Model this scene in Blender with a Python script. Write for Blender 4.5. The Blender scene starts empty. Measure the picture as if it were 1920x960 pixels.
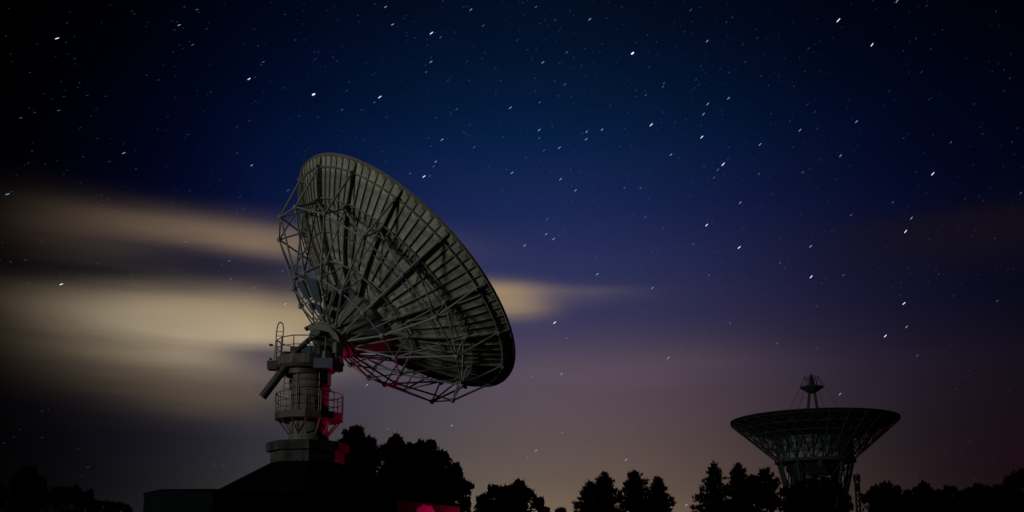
import bpy, bmesh, math, random
import numpy as np
from mathutils import Vector, Matrix

R = math.radians
rnd = random.Random(7)
sc = bpy.context.scene
col = sc.collection

# ------------------------------------------------------------------ camera
PITCH = R(8.0); FPX = 1800.0; EYE = Vector((0, 0, 1.6)); HOR = 1050.0
PROW = HOR - FPX * math.tan(PITCH)          # row of the principal point
cam = bpy.data.cameras.new('camera'); cam_o = bpy.data.objects.new('camera', cam); col.objects.link(cam_o)
cam.sensor_width = 36; cam.lens = 36 * FPX / 1920; cam.shift_y = (PROW - 480) / 1920
cam.clip_start = .1; cam.clip_end = 8000
cam_o.location = EYE; cam_o.rotation_euler = (R(90) + PITCH, 0, 0)
sc.camera = cam_o

def ray(px, py):
    f = Vector((0, math.cos(PITCH), math.sin(PITCH))); u = Vector((0, -math.sin(PITCH), math.cos(PITCH)))
    return f + Vector((1, 0, 0)) * ((px - 960) / FPX) + u * ((PROW - py) / FPX)
def at(px, py, Y):
    d = ray(px, py); return EYE + d * (Y / d.y)
def at_z(px, py, z):
    d = ray(px, py); return EYE + d * ((z - EYE.z) / d.z)
def azel(px, py):
    d = ray(px, py).normalized(); return math.atan2(d.x, d.y), math.asin(d.z)
def lin(c):
    return tuple(((v / 255) / 12.92 if v / 255 < .04045 else ((v / 255 + .055) / 1.055) ** 2.4) for v in c)

# ------------------------------------------------------------------ night sky
world = bpy.data.worlds.new('World'); sc.world = world; world.use_nodes = True
nt = world.node_tree; nt.nodes.clear()
class G:                                     # tiny helper for node maths
    def __init__(s, nt): s.nt = nt
    def n(s, t, **k):
        o = s.nt.nodes.new(t)
        for a, b in k.items(): setattr(o, a, b)
        return o
    def m(s, op, a, b=None, c=None):
        o = s.n('ShaderNodeMath', operation=op)
        for i, v in enumerate((a, b, c)):
            if v is None: continue
            if isinstance(v, (int, float)): o.inputs[i].default_value = v
            else: s.nt.links.new(v, o.inputs[i])
        return o.outputs[0]
    def link(s, a, b): s.nt.links.new(a, b)
g = G(nt)
tc = g.n('ShaderNodeTexCoord'); sep = g.n('ShaderNodeSeparateXYZ'); g.link(tc.outputs['Generated'], sep.inputs[0])
az = g.m('ARCTAN2', sep.outputs[0], sep.outputs[1]); el = g.m('ARCSINE', sep.outputs[2])
cmb = g.n('ShaderNodeCombineXYZ'); g.link(g.m('MULTIPLY', az, 3.2), cmb.inputs[0]); g.link(g.m('MULTIPLY', el, 15.0), cmb.inputs[1])
nz = g.n('ShaderNodeTexNoise'); nz.inputs['Scale'].default_value = 1.0; nz.inputs['Detail'].default_value = 2.5; nz.inputs['Roughness'].default_value = .45
g.link(cmb.outputs[0], nz.inputs['Vector'])
nz1 = g.m('SUBTRACT', nz.outputs['Fac'], .5)
cm2 = g.n('ShaderNodeCombineXYZ'); g.link(g.m('MULTIPLY', az, 5.0), cm2.inputs[0]); g.link(g.m('MULTIPLY', el, 55.0), cm2.inputs[1]); cm2.inputs[2].default_value = 4.7
nb = g.n('ShaderNodeTexNoise'); nb.inputs['Scale'].default_value = 1.0; nb.inputs['Detail'].default_value = 3.0; nb.inputs['Roughness'].default_value = .5
g.link(cm2.outputs[0], nb.inputs['Vector'])
nz2 = g.m('SUBTRACT', nb.outputs['Fac'], .5)
elw = g.m('ADD', el, g.m('ADD', g.m('MULTIPLY', nz1, .028), g.m('MULTIPLY', nz2, .010)))
# colour of the clear sky by elevation
ramp = g.n('ShaderNodeValToRGB'); ramp.color_ramp.interpolation = 'EASE'
stops = [(-20, (20, 17, 16)), (1.5, (124, 106, 86)), (4.5, (101, 87, 77)), (7, (92, 79, 79)), (11, (86, 74, 90)), (12.6, (70, 64, 88)), (14.2, (56, 55, 89)), (17.4, (41, 48, 90)), (20.5, (25, 38, 82)),
         (24.3, (9, 31, 68)), (26.6, (4, 25, 55)), (29.5, (3, 18, 42)), (32.5, (2, 12, 30)), (45, (2, 8, 22)), (80, (2, 6, 16))]
lo, hi = R(-20), R(80)
cr = ramp.color_ramp
while len(cr.elements) > 1: cr.elements.remove(cr.elements[-1])
for i, (e, c) in enumerate(stops):
    p = (R(e) - lo) / (hi - lo)
    if i == 0: el0 = cr.elements[0]; el0.position = p
    else: el0 = cr.elements.new(p)
    el0.color = lin(c) + (1,)
cr.interpolation = 'LINEAR'
elr = g.m('ADD', el, g.m('MULTIPLY', nz1, .02))
g.link(g.m('DIVIDE', g.m('SUBTRACT', elr, lo), hi - lo), ramp.inputs[0])
def gauss(x, c, w, p=2):
    t = g.m('ABSOLUTE', g.m('DIVIDE', g.m('SUBTRACT', x, c), w))
    return g.m('POWER', math.e, g.m('MULTIPLY', g.m('POWER', t, p), -1.0))
latv = g.n('ShaderNodeCombineXYZ')  # lens vignette to both sides, put into the sky colour per channel
for i_, (c_, w_) in enumerate(((.045, .25), (.022, .260), (.010, .300))):
    g.link(g.m('ADD', g.m('MULTIPLY', gauss(az, c_, w_), .96), .04), latv.inputs[i_])
vm = g.n('ShaderNodeVectorMath', operation='MULTIPLY'); g.link(ramp.outputs[0], vm.inputs[0]); g.link(latv.outputs[0], vm.inputs[1])
base = vm.outputs[0]
# a dark red tint low on the right horizon
glow = g.m('MULTIPLY', gauss(az, azel(1910, 890)[0], .10), gauss(el, azel(1910, 880)[1], .07))
def mixc(a, f, c):
    o = g.n('ShaderNodeMix', data_type='RGBA'); o.clamp_factor = True
    g.link(f, o.inputs[0]); g.link(a, o.inputs[6]); o.inputs[7].default_value = c + (1,)
    return o.outputs[2]
skyc = mixc(base, g.m('MULTIPLY', glow, .6), lin((26, 8, 17)))
def blob(px, py, wx, wup, wdn, tilt=0.0, p=2.0, src=None):
    """soft cloud bank: centre and half widths in picture units of this lens, up and down softness apart"""
    a0, e0 = azel(px, py); ka = wx / FPX
    dx = g.m('SUBTRACT', az, a0)
    dy = g.m('SUBTRACT', g.m('SUBTRACT', elw if src is None else src, e0), g.m('MULTIPLY', dx, tilt))
    up = g.m('GREATER_THAN', dy, 0.0)
    w = g.m('ADD', wdn / FPX, g.m('MULTIPLY', up, (wup - wdn) / FPX))
    q = g.m('ADD', g.m('POWER', g.m('ABSOLUTE', g.m('DIVIDE', dx, ka)), p), g.m('POWER', g.m('ABSOLUTE', g.m('DIVIDE', dy, w)), 2.0))
    return g.m('POWER', math.e, g.m('MULTIPLY', q, -1.0))
CL = [  # px, py, half width, up, down, tilt, strength, colour
    (60, 345, 230, 26, 36, -.02, .30, (40, 32, 38)),
    (1810, 425, 260, 28, 60, -.02, .5, (26, 18, 20)),
    (400, 440, 330, 30, 42, .0, .92, (128, 108, 90)),
    (200, 438, 260, 22, 36, .03, .45, (112, 92, 78)),
    (250, 690, 260, 60, 60, -.02, .45, (86, 73, 62)),
    (375, 735, 150, 60, 40, -.10, .62, (92, 79, 66)),
    (210, 575, 310, 42, 90, -.06, .85, (138, 120, 98)),
    (350, 604, 240, 52, 60, -.05, 1.15, (190, 172, 144)),
    (430, 606, 130, 34, 36, -.03, .75, (180, 162, 134)),
    (545, 592, 190, 34, 34, -.02, .93, (164, 144, 112)),
    (740, 568, 150, 24, 30, .0, .80, (150, 128, 102)),
    (560, 545, 120, 18, 40, -.0, .55, (128, 110, 96)),
    (940, 556, 85, 22, 32, -.05, .92, (164, 140, 106)),
    (1050, 550, 130, 10, 16, -.02, .32, (126, 110, 108)),
    (1130, 690, 260, 40, 34, .0, .30, (100, 82, 90)),
]
for (px, py, wx, wu, wd, t, s, c) in CL:
    f = blob(px, py, wx, wu, wd, t, 2.4)
    f = g.m('MULTIPLY', f, g.m('ADD', s, g.m('MULTIPLY', nz2, .75 * s)))
    skyc = mixc(skyc, f, lin(c))
# gap of clear dusk between the two big banks
f = g.m('MULTIPLY', blob(420, 506, 200, 26, 28, -.08, 2.4), .93); skyc = mixc(skyc, f, lin((38, 36, 53)))
f = g.m('MULTIPLY', blob(120, 505, 260, 22, 26, .02, 2.6), .88); skyc = mixc(skyc, f, lin((33, 28, 38)))
f = g.m('MULTIPLY', blob(500, 668, 95, 22, 40, -.04, 2.2), .82); skyc = mixc(skyc, f, lin((66, 58, 74)))
# lens vignette at the far left, darkened into the sky colour
f = g.m('SUBTRACT', 1.0, g.m('MULTIPLY', g.m('SUBTRACT', 1.0, g.m('MINIMUM', 1.0, g.m('MAXIMUM', 0.0, g.m('DIVIDE', g.m('ADD', az, .51), .24)))), .90))
sv_ = g.n('ShaderNodeVectorMath', operation='SCALE'); g.link(skyc, sv_.inputs[0]); g.link(f, sv_.inputs['Scale']); skyc = sv_.outputs[0]
bg = g.n('ShaderNodeBackground'); g.link(skyc, bg.inputs[0]); bg.inputs[1].default_value = 1.0
out = g.n('ShaderNodeOutputWorld'); g.link(bg.outputs[0], out.inputs[0])
world.cycles.sampling_method = 'MANUAL'; world.cycles.sample_map_resolution = 512

# ------------------------------------------------------------------ moon (the one sun lamp): low, from the left, warm
mo = bpy.data.lights.new('moon_light', 'SUN'); mo_o = bpy.data.objects.new('moon_light', mo); col.objects.link(mo_o)
SUN_STRENGTH = .62
mo.energy = SUN_STRENGTH; mo.angle = R(7); mo.color = (1.0, .95, .84)
to_sun = Vector((-.75, -.63, .15)).normalized()
mo_o.rotation_euler = to_sun.to_track_quat('Z', 'Y').to_euler(); mo_o.location = (-200, -70, 60)
vs = sc.view_settings; vs.view_transform = 'Standard'; vs.look = 'None'; vs.exposure = 0; vs.gamma = 1

# ------------------------------------------------------------------ materials
def mat(name, c, rough=.6, metal=0.0, var=.25, scale=3.0, streak=None, bump=.0, rand=.0, spot=None):
    m = bpy.data.materials.new(name); m.use_nodes = True
    t = m.node_tree; h = G(t); b = t.nodes['Principled BSDF']
    b.inputs['Roughness'].default_value = rough; b.inputs['Specular IOR Level'].default_value = .0 if rough >= .85 else .3; b.inputs['Metallic'].default_value = metal
    tc = h.n('ShaderNodeTexCoord'); vec = tc.outputs['Object']
    no = h.n('ShaderNodeTexNoise'); no.inputs['Scale'].default_value = scale; no.inputs['Detail'].default_value = 6; h.link(vec, no.inputs['Vector'])
    f = h.m('ADD', 1 - var / 2, h.m('MULTIPLY', h.m('SUBTRACT', no.outputs['Fac'], .5), var * 2.2))
    if streak:                               # dirt streaks: noise squeezed across one axis
        mp = h.n('ShaderNodeMapping'); mp.inputs['Scale'].default_value = streak; h.link(vec, mp.inputs[0])
        n2 = h.n('ShaderNodeTexNoise'); n2.inputs['Scale'].default_value = 1.0; n2.inputs['Detail'].default_value = 5; h.link(mp.outputs[0], n2.inputs['Vector'])
        s = h.m('SMOOTH_MIN', 1.0, h.m('MULTIPLY', n2.outputs['Fac'], 1.75), .2)
        f = h.m('MULTIPLY', f, s)
    if rand:
        oi = h.n('ShaderNodeObjectInfo')
        f = h.m('MULTIPLY', f, h.m('ADD', 1 - rand / 2, h.m('MULTIPLY', oi.outputs['Random'], rand)))
    rgb = h.n('ShaderNodeRGB'); rgb.outputs[0].default_value = c + (1,)
    sm = h.n('ShaderNodeVectorMath', operation='SCALE'); h.link(rgb.outputs[0], sm.inputs[0]); h.link(f, sm.inputs['Scale'])
    last = sm.outputs[0]
    if spot:                                 # rust / mould patches
        n3 = h.n('ShaderNodeTexNoise'); n3.inputs['Scale'].default_value = spot[1]; n3.inputs['Detail'].default_value = 4; h.link(vec, n3.inputs['Vector'])
        k = h.m('MULTIPLY', h.m('GREATER_THAN', n3.outputs['Fac'], spot[2]), .75)
        mx = h.n('ShaderNodeMix', data_type='RGBA'); h.link(k, mx.inputs[0]); h.link(last, mx.inputs[6]); mx.inputs[7].default_value = spot[0] + (1,)
        last = mx.outputs[2]
    h.link(last, b.inputs['Base Color'])
    if bump:
        bp = h.n('ShaderNodeBump'); bp.inputs['Strength'].default_value = bump; bp.inputs['Distance'].default_value = .05
        h.link(no.outputs['Fac'], bp.inputs['Height']); h.link(bp.outputs[0], b.inputs['Normal'])
    return m
M = {}
M['panel'] = mat('weathered_panel_paint', (.58, .625, .53), .65, 0, .7, 2.2, (1.0, 7.0, 1.0), 0, .42, ((.10, .075, .05), 2.6, .61))
M['rib'] = mat('rib_paint', (.28, .29, .25), .6, 0, .3, 3.0, None, 0, .15, ((.09, .06, .04), 3.5, .64))
M['strut'] = mat('strut_blue_grey_paint', (.25, .32, .345), .55, .0, .25, 4.0, None, 0, .35)
M['hub'] = mat('hub_paint', (.20, .23, .22), .6, 0, .4, 2.0, None, 0, 0, ((.07, .06, .05), 2.0, .6))
M['column'] = mat('column_paint', (.165, .155, .145), .7, 0, .25, 2.0, (5.0, 5.0, .5), 0, 0, ((.18, .15, .12), 2.5, .68))
M['dark_steel'] = mat('dark_steel', (.09, .09, .095), .5, .2, .3, 4.0)
M['rail'] = mat('rail_paint', (.20, .20, .20), .5, .1, .25, 5.0, None, 0, .3)
M['cabinet'] = mat('cabinet_paint', (.18, .185, .19), .5, 0, .2, 3.0)
M['motor'] = mat('motor_blue_paint', (.10, .14, .20), .5, 0, .2, 4.0)
M['concrete'] = mat('concrete', (.085, .088, .09), .9, 0, .5, 1.4, (2.0, 2.0, .6), .4, .25)
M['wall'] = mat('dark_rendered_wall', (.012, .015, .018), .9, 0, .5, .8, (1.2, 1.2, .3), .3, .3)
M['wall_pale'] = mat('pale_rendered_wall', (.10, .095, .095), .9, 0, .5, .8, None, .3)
M['wall_teal'] = mat('faded_teal_paint', (.03, .065, .08), .9, 0, .6, 1.6)
M['roof'] = mat('bitumen_roof', (.005, .006, .007), .85, 0, .5, 1.0, None, .3, .5)
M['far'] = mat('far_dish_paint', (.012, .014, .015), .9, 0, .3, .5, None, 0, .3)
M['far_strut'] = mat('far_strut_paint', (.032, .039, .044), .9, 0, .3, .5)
M['far_drum'] = mat('far_drum_paint', (.12, .145, .155), .7, 0, .35, .3)
M['bark'] = mat('bark', (.012, .010, .008), .9, 0, .5, 6.0)
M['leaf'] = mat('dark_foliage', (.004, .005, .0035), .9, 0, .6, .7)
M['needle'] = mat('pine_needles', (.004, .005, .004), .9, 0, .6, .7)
M['ground'] = mat('dark_meadow', (.03, .036, .02), .95, 0, .6, .4, None, .5)
M['pink'] = mat('pink_graffiti_paint', (.24, .05, .14), .7, 0, .25, 3.0)
M['blue'] = mat('blue_graffiti_paint', (.10, .10, .32), .7, 0, .25, 3.0)
M['glass'] = mat('pale_window', (.5, .5, .55), .3, 0, .1, 2.0)

# ------------------------------------------------------------------ mesh helpers
class MB:
    def __init__(s): s.v = []; s.f = []
    def add(s, vs, fs):
        o = len(s.v); s.v += [tuple(p) for p in vs]; s.f += [tuple(i + o for i in q) for q in fs]
    def box(s, c, size, mtx=None):
        x, y, z = (d / 2 for d in size); c = Vector(c)
        vs = [Vector((sx * x, sy * y, sz * z)) for sz in (-1, 1) for sx, sy in ((-1, -1), (1, -1), (1, 1), (-1, 1))]
        vs = [(mtx @ p if mtx else p) + c for p in vs]
        s.add(vs, [(3, 2, 1, 0), (4, 5, 6, 7), (0, 1, 5, 4), (1, 2, 6, 5), (2, 3, 7, 6), (3, 0, 4, 7)])
    def tube(s, a, b, r, n=8, r2=None):
        a, b = Vector(a), Vector(b); d = (b - a).normalized(); u = d.orthogonal().normalized(); w = d.cross(u); r2 = r if r2 is None else r2
        vs = []
        for p, q in ((a, r), (b, r2)):
            vs += [p + (u * math.cos(2 * math.pi * i / n) + w * math.sin(2 * math.pi * i / n)) * q for i in range(n)]
        s.add(vs, [(i, (i + 1) % n, n + (i + 1) % n, n + i) for i in range(n)] + [tuple(range(n - 1, -1, -1)), tuple(range(n, 2 * n))])
    def path(s, pts, r, n=6, closed=False):
        k = len(pts)
        for i in range(k if closed else k - 1): s.tube(pts[i], pts[(i + 1) % k], r, n)
    def lathe(s, prof, n=24, c=(0, 0, 0), ph=0.0):
        vs = []; k = len(prof)
        for (r, z) in prof:
            vs += [(c[0] + r * math.cos(ph + 2 * math.pi * i / n), c[1] + r * math.sin(ph + 2 * math.pi * i / n), c[2] + z) for i in range(n)]
        fs = [(j * n + i, j * n + (i + 1) % n, (j + 1) * n + (i + 1) % n, (j + 1) * n + i) for j in range(k - 1) for i in range(n)]
        fs += [tuple(range(n - 1, -1, -1)), tuple(range((k - 1) * n, k * n))]
        s.add(vs, fs)
    def prism(s, poly, z0, z1):
        n = len(poly)
        s.add([(p[0], p[1], z0) for p in poly] + [(p[0], p[1], z1) for p in poly],
              [(i, (i + 1) % n, n + (i + 1) % n, n + i) for i in range(n)] + [tuple(range(n - 1, -1, -1)), tuple(range(n, 2 * n))])
    def slab(s, quad, t):
        a, b, c, d = (Vector(p) for p in quad); nn = (b - a).cross(d - a).normalized() * (t / 2)
        s.add([a - nn, b - nn, c - nn, d - nn, a + nn, b + nn, c + nn, d + nn],
              [(3, 2, 1, 0), (4, 5, 6, 7), (0, 1, 5, 4), (1, 2, 6, 5), (2, 3, 7, 6), (3, 0, 4, 7)])
    def mesh(s, name, m, smooth=None):
        me = bpy.data.meshes.new(name); me.from_pydata(s.v, [], s.f); me.materials.append(m); me.update()
        if smooth:
            for p in me.polygons: p.use_smooth = True
            try: me.set_sharp_from_angle(angle=R(smooth))
            except Exception: pass
        return me
    def build(s, name, m, parent=None, smooth=None):
        return link(name, s.mesh(name, m, smooth), parent)
def link(name, me, parent=None, mtx=None):
    o = bpy.data.objects.new(name, me); col.objects.link(o)
    if parent is not None: o.parent = parent
    if mtx is not None: o.matrix_local = mtx
    return o
def thing(name, label, cat, loc=(0, 0, 0), group=None):
    o = bpy.data.objects.new(name, None); col.objects.link(o); o.location = loc
    o['label'] = label; o['category'] = cat
    if group: o['group'] = group
    return o
def tag(o, **k):
    for a, b in k.items(): o[a] = b
    return o
unit_bar = {}
def bar(name, a, b, r, m, parent, n=8):
    """one straight member: a copy of a shared unit bar, set between two points"""
    key = (m.name, n)
    if key not in unit_bar:
        q = MB(); q.tube((0, 0, 0), (0, 0, 1), 1, n); unit_bar[key] = q.mesh('bar', m, 50)
    a, b = Vector(a), Vector(b); d = b - a
    return link(name, unit_bar[key], parent, Matrix.Translation(a) @ d.to_track_quat('Z', 'Y').to_matrix().to_4x4() @ Matrix.Diagonal((r, r, d.length, 1)))

# ------------------------------------------------------------------ ground
gm = MB(); NG = 60
for i in range(NG + 1):
    for j in range(NG + 1):
        x = (i / NG * 2 - 1); y = (j / NG * 2 - 1)
        X = math.copysign(abs(x) ** 2.2, x) * 3000; Y = 80 + math.copysign(abs(y) ** 2.2, y) * 3000
        gm.v.append((X, Y, .12 * math.sin(X * .13) * math.cos(Y * .11) - .12))
gm.f = [(i * (NG + 1) + j, (i + 1) * (NG + 1) + j, (i + 1) * (NG + 1) + j + 1, i * (NG + 1) + j + 1) for i in range(NG) for j in range(NG)]
tag(gm.build('ground', M['ground'], None, 180), kind='structure')

# ------------------------------------------------------------------ near radio telescope
PY = 50.1
PC = Vector((at(580, 780, PY).x, PY, 0))                 # foot of the pedestal
def zz(py): return at(580, py, PY).z
def W(px, py, dy=0.0): return at(px, py, PY + dy) - PC    # point in the telescope's own frame
def mpx(px): return px * (at(600, 750, PY) - at(599, 750, PY)).x
tel = thing('radio_telescope', 'near radio telescope with its big ribbed dish tilted to the right on a pale column', 'radio telescope', PC)

# --- dish frame: fitted to the photograph's rim, hoop and node positions
Cd = Vector((-6.0596, 52.1882, 17.2663)) - PC
A = Vector((.63506, .27706, .72106)).normalized()
E1 = A.cross(Vector((0, 0, 1))).normalized(); E2 = E1.cross(A)
DM = Matrix((E1, E2, A)).transposed().to_4x4(); DM.translation = Cd
N16 = 16; PH = 1.2047; ST = -2 * math.pi / N16
RR = 8.0
def zs(r): return -3.6 + .05625 * r * r
def pol(k, r, z): t = PH + k * ST; return Vector((r * math.cos(t), r * math.sin(t), z))
def rotk(k): return Matrix.Rotation(PH + k * ST, 4, 'Z')

rim = MB(); nn = 96
def ring_box(mb, r, z, w, h, n, ph=0.0):
    vs = []
    for i in range(n):
        t = ph + 2 * math.pi * i / n; c, s_ = math.cos(t), math.sin(t)
        for dr, dz in ((-w / 2, -h / 2), (w / 2, -h / 2), (w / 2, h / 2), (-w / 2, h / 2)): vs.append(((r + dr) * c, (r + dr) * s_, z + dz))
    fs = [(i * 4 + a, i * 4 + (a + 1) % 4, ((i + 1) % n) * 4 + (a + 1) % 4, ((i + 1) % n) * 4 + a) for i in range(n) for a in range(4)]
    mb.add(vs, fs)
ring_box(rim, RR + .01, -.02, .10, .13, nn, PH)
refl = rim.build('reflector', M['rib'], tel, 30); refl.matrix_local = DM
# panels: three rows between the ribs and a ring of inner petals
def panel_mesh(r0, r1, half, gap, nr):
    mb = MB(); t = .035
    for side in (0, 1):
        for i in range(nr + 1):
            r = r0 + gap + (r1 - r0 - 2 * gap) * i / nr
            h = half - gap / r
            for a in (-h, h): mb.v.append((r * math.cos(a), r * math.sin(a), zs(r) - t * side))
    k = 2 * (nr + 1)
    for i in range(nr):
        a, b, c, d = 2 * i, 2 * i + 2, 2 * i + 3, 2 * i + 1
        mb.f.append((a, b, c, d)); mb.f.append((k + d, k + c, k + b, k + a))
        mb.f.append((a, k + a, k + b, b)); mb.f.append((d, c, k + c, k + d))
    mb.f.append((0, 1, k + 1, k)); e = 2 * nr; mb.f.append((e, k + e, k + e + 1, e + 1))
    return mb.mesh('reflector_panel', M['panel'])
rows = [(7.55, 7.98, 96), (6.27, 7.55, 96), (3.5, 6.27, 96)]
for (r0, r1, n) in rows:
    me = panel_mesh(r0, r1, math.pi / n, .008, 3 if r1 - r0 < 2 else 5)
    for i in range(n):
        tiny = Matrix.Translation((0, 0, rnd.uniform(-.006, .006)))
        link('panel', me, refl, Matrix.Rotation(PH + (i + .5) * 2 * math.pi / n, 4, 'Z') @ tiny)
me = panel_mesh(1.6, 3.5, math.pi / 32, .008, 4)
for i in range(32): link('inner_panel', me, refl, Matrix.Rotation(PH + (i + .5) * 2 * math.pi / 32, 4, 'Z'))

# --- back structure
bk = MB()
bk.lathe([(2.25, zs(2.25) - .04), (2.3, -3.62), (1.95, -4.1), (1.35, -5.0), (1.18, -5.1), (1.18, -5.55), (1.0, -5.6), (.95, -6.3), (.3, -6.3)][::-1], 24)
back = bk.build('backing_frame', M['hub'], tel, 30); back.matrix_local = DM
def rib_mesh(r0, r1, depth, w, fl, name, n=8, m='rib'):
    """curved web with a flange along its back edge"""
    mb = MB(); P = []
    for i in range(n + 1):
        r = r0 + (r1 - r0) * i / n
        d = depth(r); zt = zs(r) - .04
        P.append((r, zt, zt - d))
    for hw, k0, k1 in ((w / 2, lambda p: p[1], lambda p: p[2] + .015), (fl / 2, lambda p: p[2] + .012, lambda p: p[2] - .012)):
        o = len(mb.v)
        for p in P:
            for y, z in ((-hw, k0(p)), (hw, k0(p)), (hw, k1(p)), (-hw, k1(p))): mb.v.append((p[0], y, z))
        for i in range(n):
            for a in range(4): mb.f.append((o + i * 4 + a, o + (i + 1) * 4 + a, o + (i + 1) * 4 + (a + 1) % 4, o + i * 4 + (a + 1) % 4))
        mb.f.append((o, o + 1, o + 2, o + 3)); e = o + n * 4; mb.f.append((e + 3, e + 2, e + 1, e))
    return mb.mesh(name, M[m])
sec = rib_mesh(3.55, 7.96, lambda r: .05 + .03 * min(1, (8 - r)), .02, .04, 'secondary_rib')
sec_short = rib_mesh(6.02, 7.96, lambda r: .05 + .03 * min(1, (8 - r)), .02, .04, 'secondary_rib', 4)
main = rib_mesh(2.2, 7.97, lambda r: .12 + .10 * min(1, max(0, (8 - r) / .5)), .035, .09, 'main_rib', 10)
for k in range(N16):
    link('main_rib', main, back, rotk(k))
    for j in range(1, 6): link('secondary_rib', sec if j in (2, 4) else sec_short, back, rotk(k + j / 6))
# hoops
def hoop(r, z, w, h, n=96):
    mb = MB(); ring_box(mb, r, z, w, h, n, PH); return mb.build('hoop', M['rib'], back)
hoop(7.6, zs(7.6) - .04 - .11, .11, .05)
hoop(6.36, zs(6.36) - .04 - .12, .06, .05); hoop(6.05, zs(6.05) - .04 - .33, .06, .05)
hoop(3.5, zs(3.5) - .04 - .17, .08, .07, 48); hoop(4.9, zs(4.9) - .14, .04, .04)
for k in range(96):
    t = PH + k * 2 * math.pi / 96; c, s_ = math.cos(t), math.sin(t)
    bar('hoop_rung', (6.36 * c, 6.36 * s_, zs(6.36) - .16), (6.05 * c, 6.05 * s_, zs(6.05) - .37), .018, M['rib'], back, 4)
rN, zN = 7.62, -.60; rM, zM = 6.25, -1.74; rI, zI = 3.48, -3.16; rL, zL = 6.796, -2.90; rK, zK = 3.895, -4.646; rH, zH = 1.2, -5.35
ms = M['strut']
for k in range(N16):
    n_, m_, i_, l_, k_, h_ = (pol(k, r, z) for r, z in ((rN, zN), (rM, zM), (rI, zI), (rL, zL), (rK, zK), (rH, zH)))
    l2, k2, m2 = pol(k + 1, rL, zL), pol(k + 1, rK, zK), pol(k + 1, rM, zM)
    for a, b, r in ((n_, l_, .062), (m_, l_, .05), (m_, l2, .05), (l_, l2, .042), (l_, k_, .055), (k_, m_, .038), (k_, i_, .042), (k_, k2, .046), (k_, h_, .055), (i_, h_, .04)):
        bar('strut', a, b, r, ms, back)
    for p, r in ((l_, .15), (k_, .17)):
        q = MB(); u = p.normalized(); q.lathe([(r * .6, -r * .8), (r, -r * .3), (r, r * .3), (r * .6, r * .8)], 8)
        link('gusset', q.mesh('gusset', ms), back, Matrix.Translation(p))
    q = MB(); q.box((0, 0, 0), (.34, .14, .16)); link('gusset', q.mesh('gusset', ms), back, Matrix.Translation(n_) @ rotk(k))
    q = MB(); q.box((0, 0, 0), (.40, .15, .2)); link('gusset', q.mesh('gusset', ms), back, Matrix.Translation(m_) @ rotk(k))
# ballast plates hung in the frame behind the hub, on the side away from the tilt
def mixp(a, b, t): return a + (b - a) * t
for k, f0, f1, off, g0, g1 in ((0, .04, .50, 0, .12, .86), (-1, .10, .46, 0, .10, .80), (0, .56, .74, .1, .3, .8), (-1, .55, .70, .05, .2, .7)):
    a, b = pol(k, rK, zK), pol(k + 1, rK, zK); ha, hb = pol(k, rH, zH), pol(k + 1, rH, zH)
    q = MB(); dz = Vector((0, 0, -.10 - off))
    f = lambda t, w: mixp(mixp(a, ha, t), mixp(b, hb, t), w) + dz
    q.slab([f(f0, g0), f(f0, g1), f(f1, g1), f(f1, g0)], .12)
    q.build('ballast_plate', M['motor'], back)
# front side: feed legs and sub-reflector (hidden from here by the bowl)
for k in (2, 6, 10, 14): bar('feed_leg', pol(k, 4.0, zs(4.0)), pol(k, .5, .55), .05, ms, refl)
q = MB(); q.lathe([(.1, .95), (.75, .75), (.85, .62), (.3, .5)][::-1], 20); q.build('subreflector', M['hub'], refl, 40)
# lightning rod on the rim
rp = DM.inverted() @ (at(600, 290, PY + 2.0) - PC)
t0 = math.atan2(rp.y, rp.x); foot = Vector((RR * math.cos(t0), RR * math.sin(t0), 0))
fw = DM @ foot; tipw = fw + Vector((.28, 0, 1.75))
rod = MB(); rod.tube(fw, tipw, .022, 6); rod.lathe([(.02, -.09), (.075, -.04), (.075, .04), (.02, .09)], 8, tipw)
rod.build('lightning_rod', M['dark_steel'], tel)

# --- column
cl = MB(); r_ = 1.0
cl.lathe([(r_ * 1.13, zz(832)), (r_ * 1.06, zz(826)), (r_ * 1.0, zz(812)), (r_, zz(728))], 40)
colm = cl.build('column', M['column'], tel, 40)
q = MB(); q.lathe([(r_ * 1.0, zz(728)), (r_ * 1.03, zz(727)), (r_ * 1.03, zz(704)), (r_ * .98, zz(703))], 40); q.build('column_head', M['column'], tel, 40)
for y in (716, 729): q = MB(); q.lathe([(r_ * 1.03, zz(y + 2)), (r_ * 1.10, zz(y + 2)), (r_ * 1.10, zz(y)), (r_ * 1.03, zz(y))], 40); q.build('flange', M['column'], tel, 40)
for y in (752, 768, 808): q = MB(); q.lathe([(r_ * .99, zz(y + .5)), (r_ * 1.012, zz(y + .5)), (r_ * 1.012, zz(y - .5)), (r_ * .99, zz(y - .5))], 40); q.build('weld_seam', M['column'], tel, 40)
q = MB()
for i in range(28):
    t = 2 * math.pi * i / 28; q.lathe([(.03, 0), (.03, .05)], 6, (r_ * 1.065 * math.cos(t), r_ * 1.065 * math.sin(t), zz(716)))
q.build('flange_bolt', M['dark_steel'], tel)
for ang, z0, z1 in ((-118, zz(812), zz(704)), (-112, zz(812), zz(730)), (-52, zz(785), zz(704))):
    q = MB(); t = R(ang); x, y = r_ * 1.05 * math.cos(t), r_ * 1.05 * math.sin(t); q.tube((x, y, z0), (x, y, z1), .03, 6)
    for f in (.15, .5, .85): q.box((x * .99, y * .99, z0 + (z1 - z0) * f), (.10, .10, .05))
    q.build('conduit', M['rail'], tel)
q = MB(); t = R(-78); x, y = r_ * .985 * math.cos(t), r_ * .985 * math.sin(t); q.box((x, y, zz(764)), (.10, .55, .75), Matrix.Rotation(t, 3, 'Z')); hd = q.build('hatch', M['column'], tel)
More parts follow.
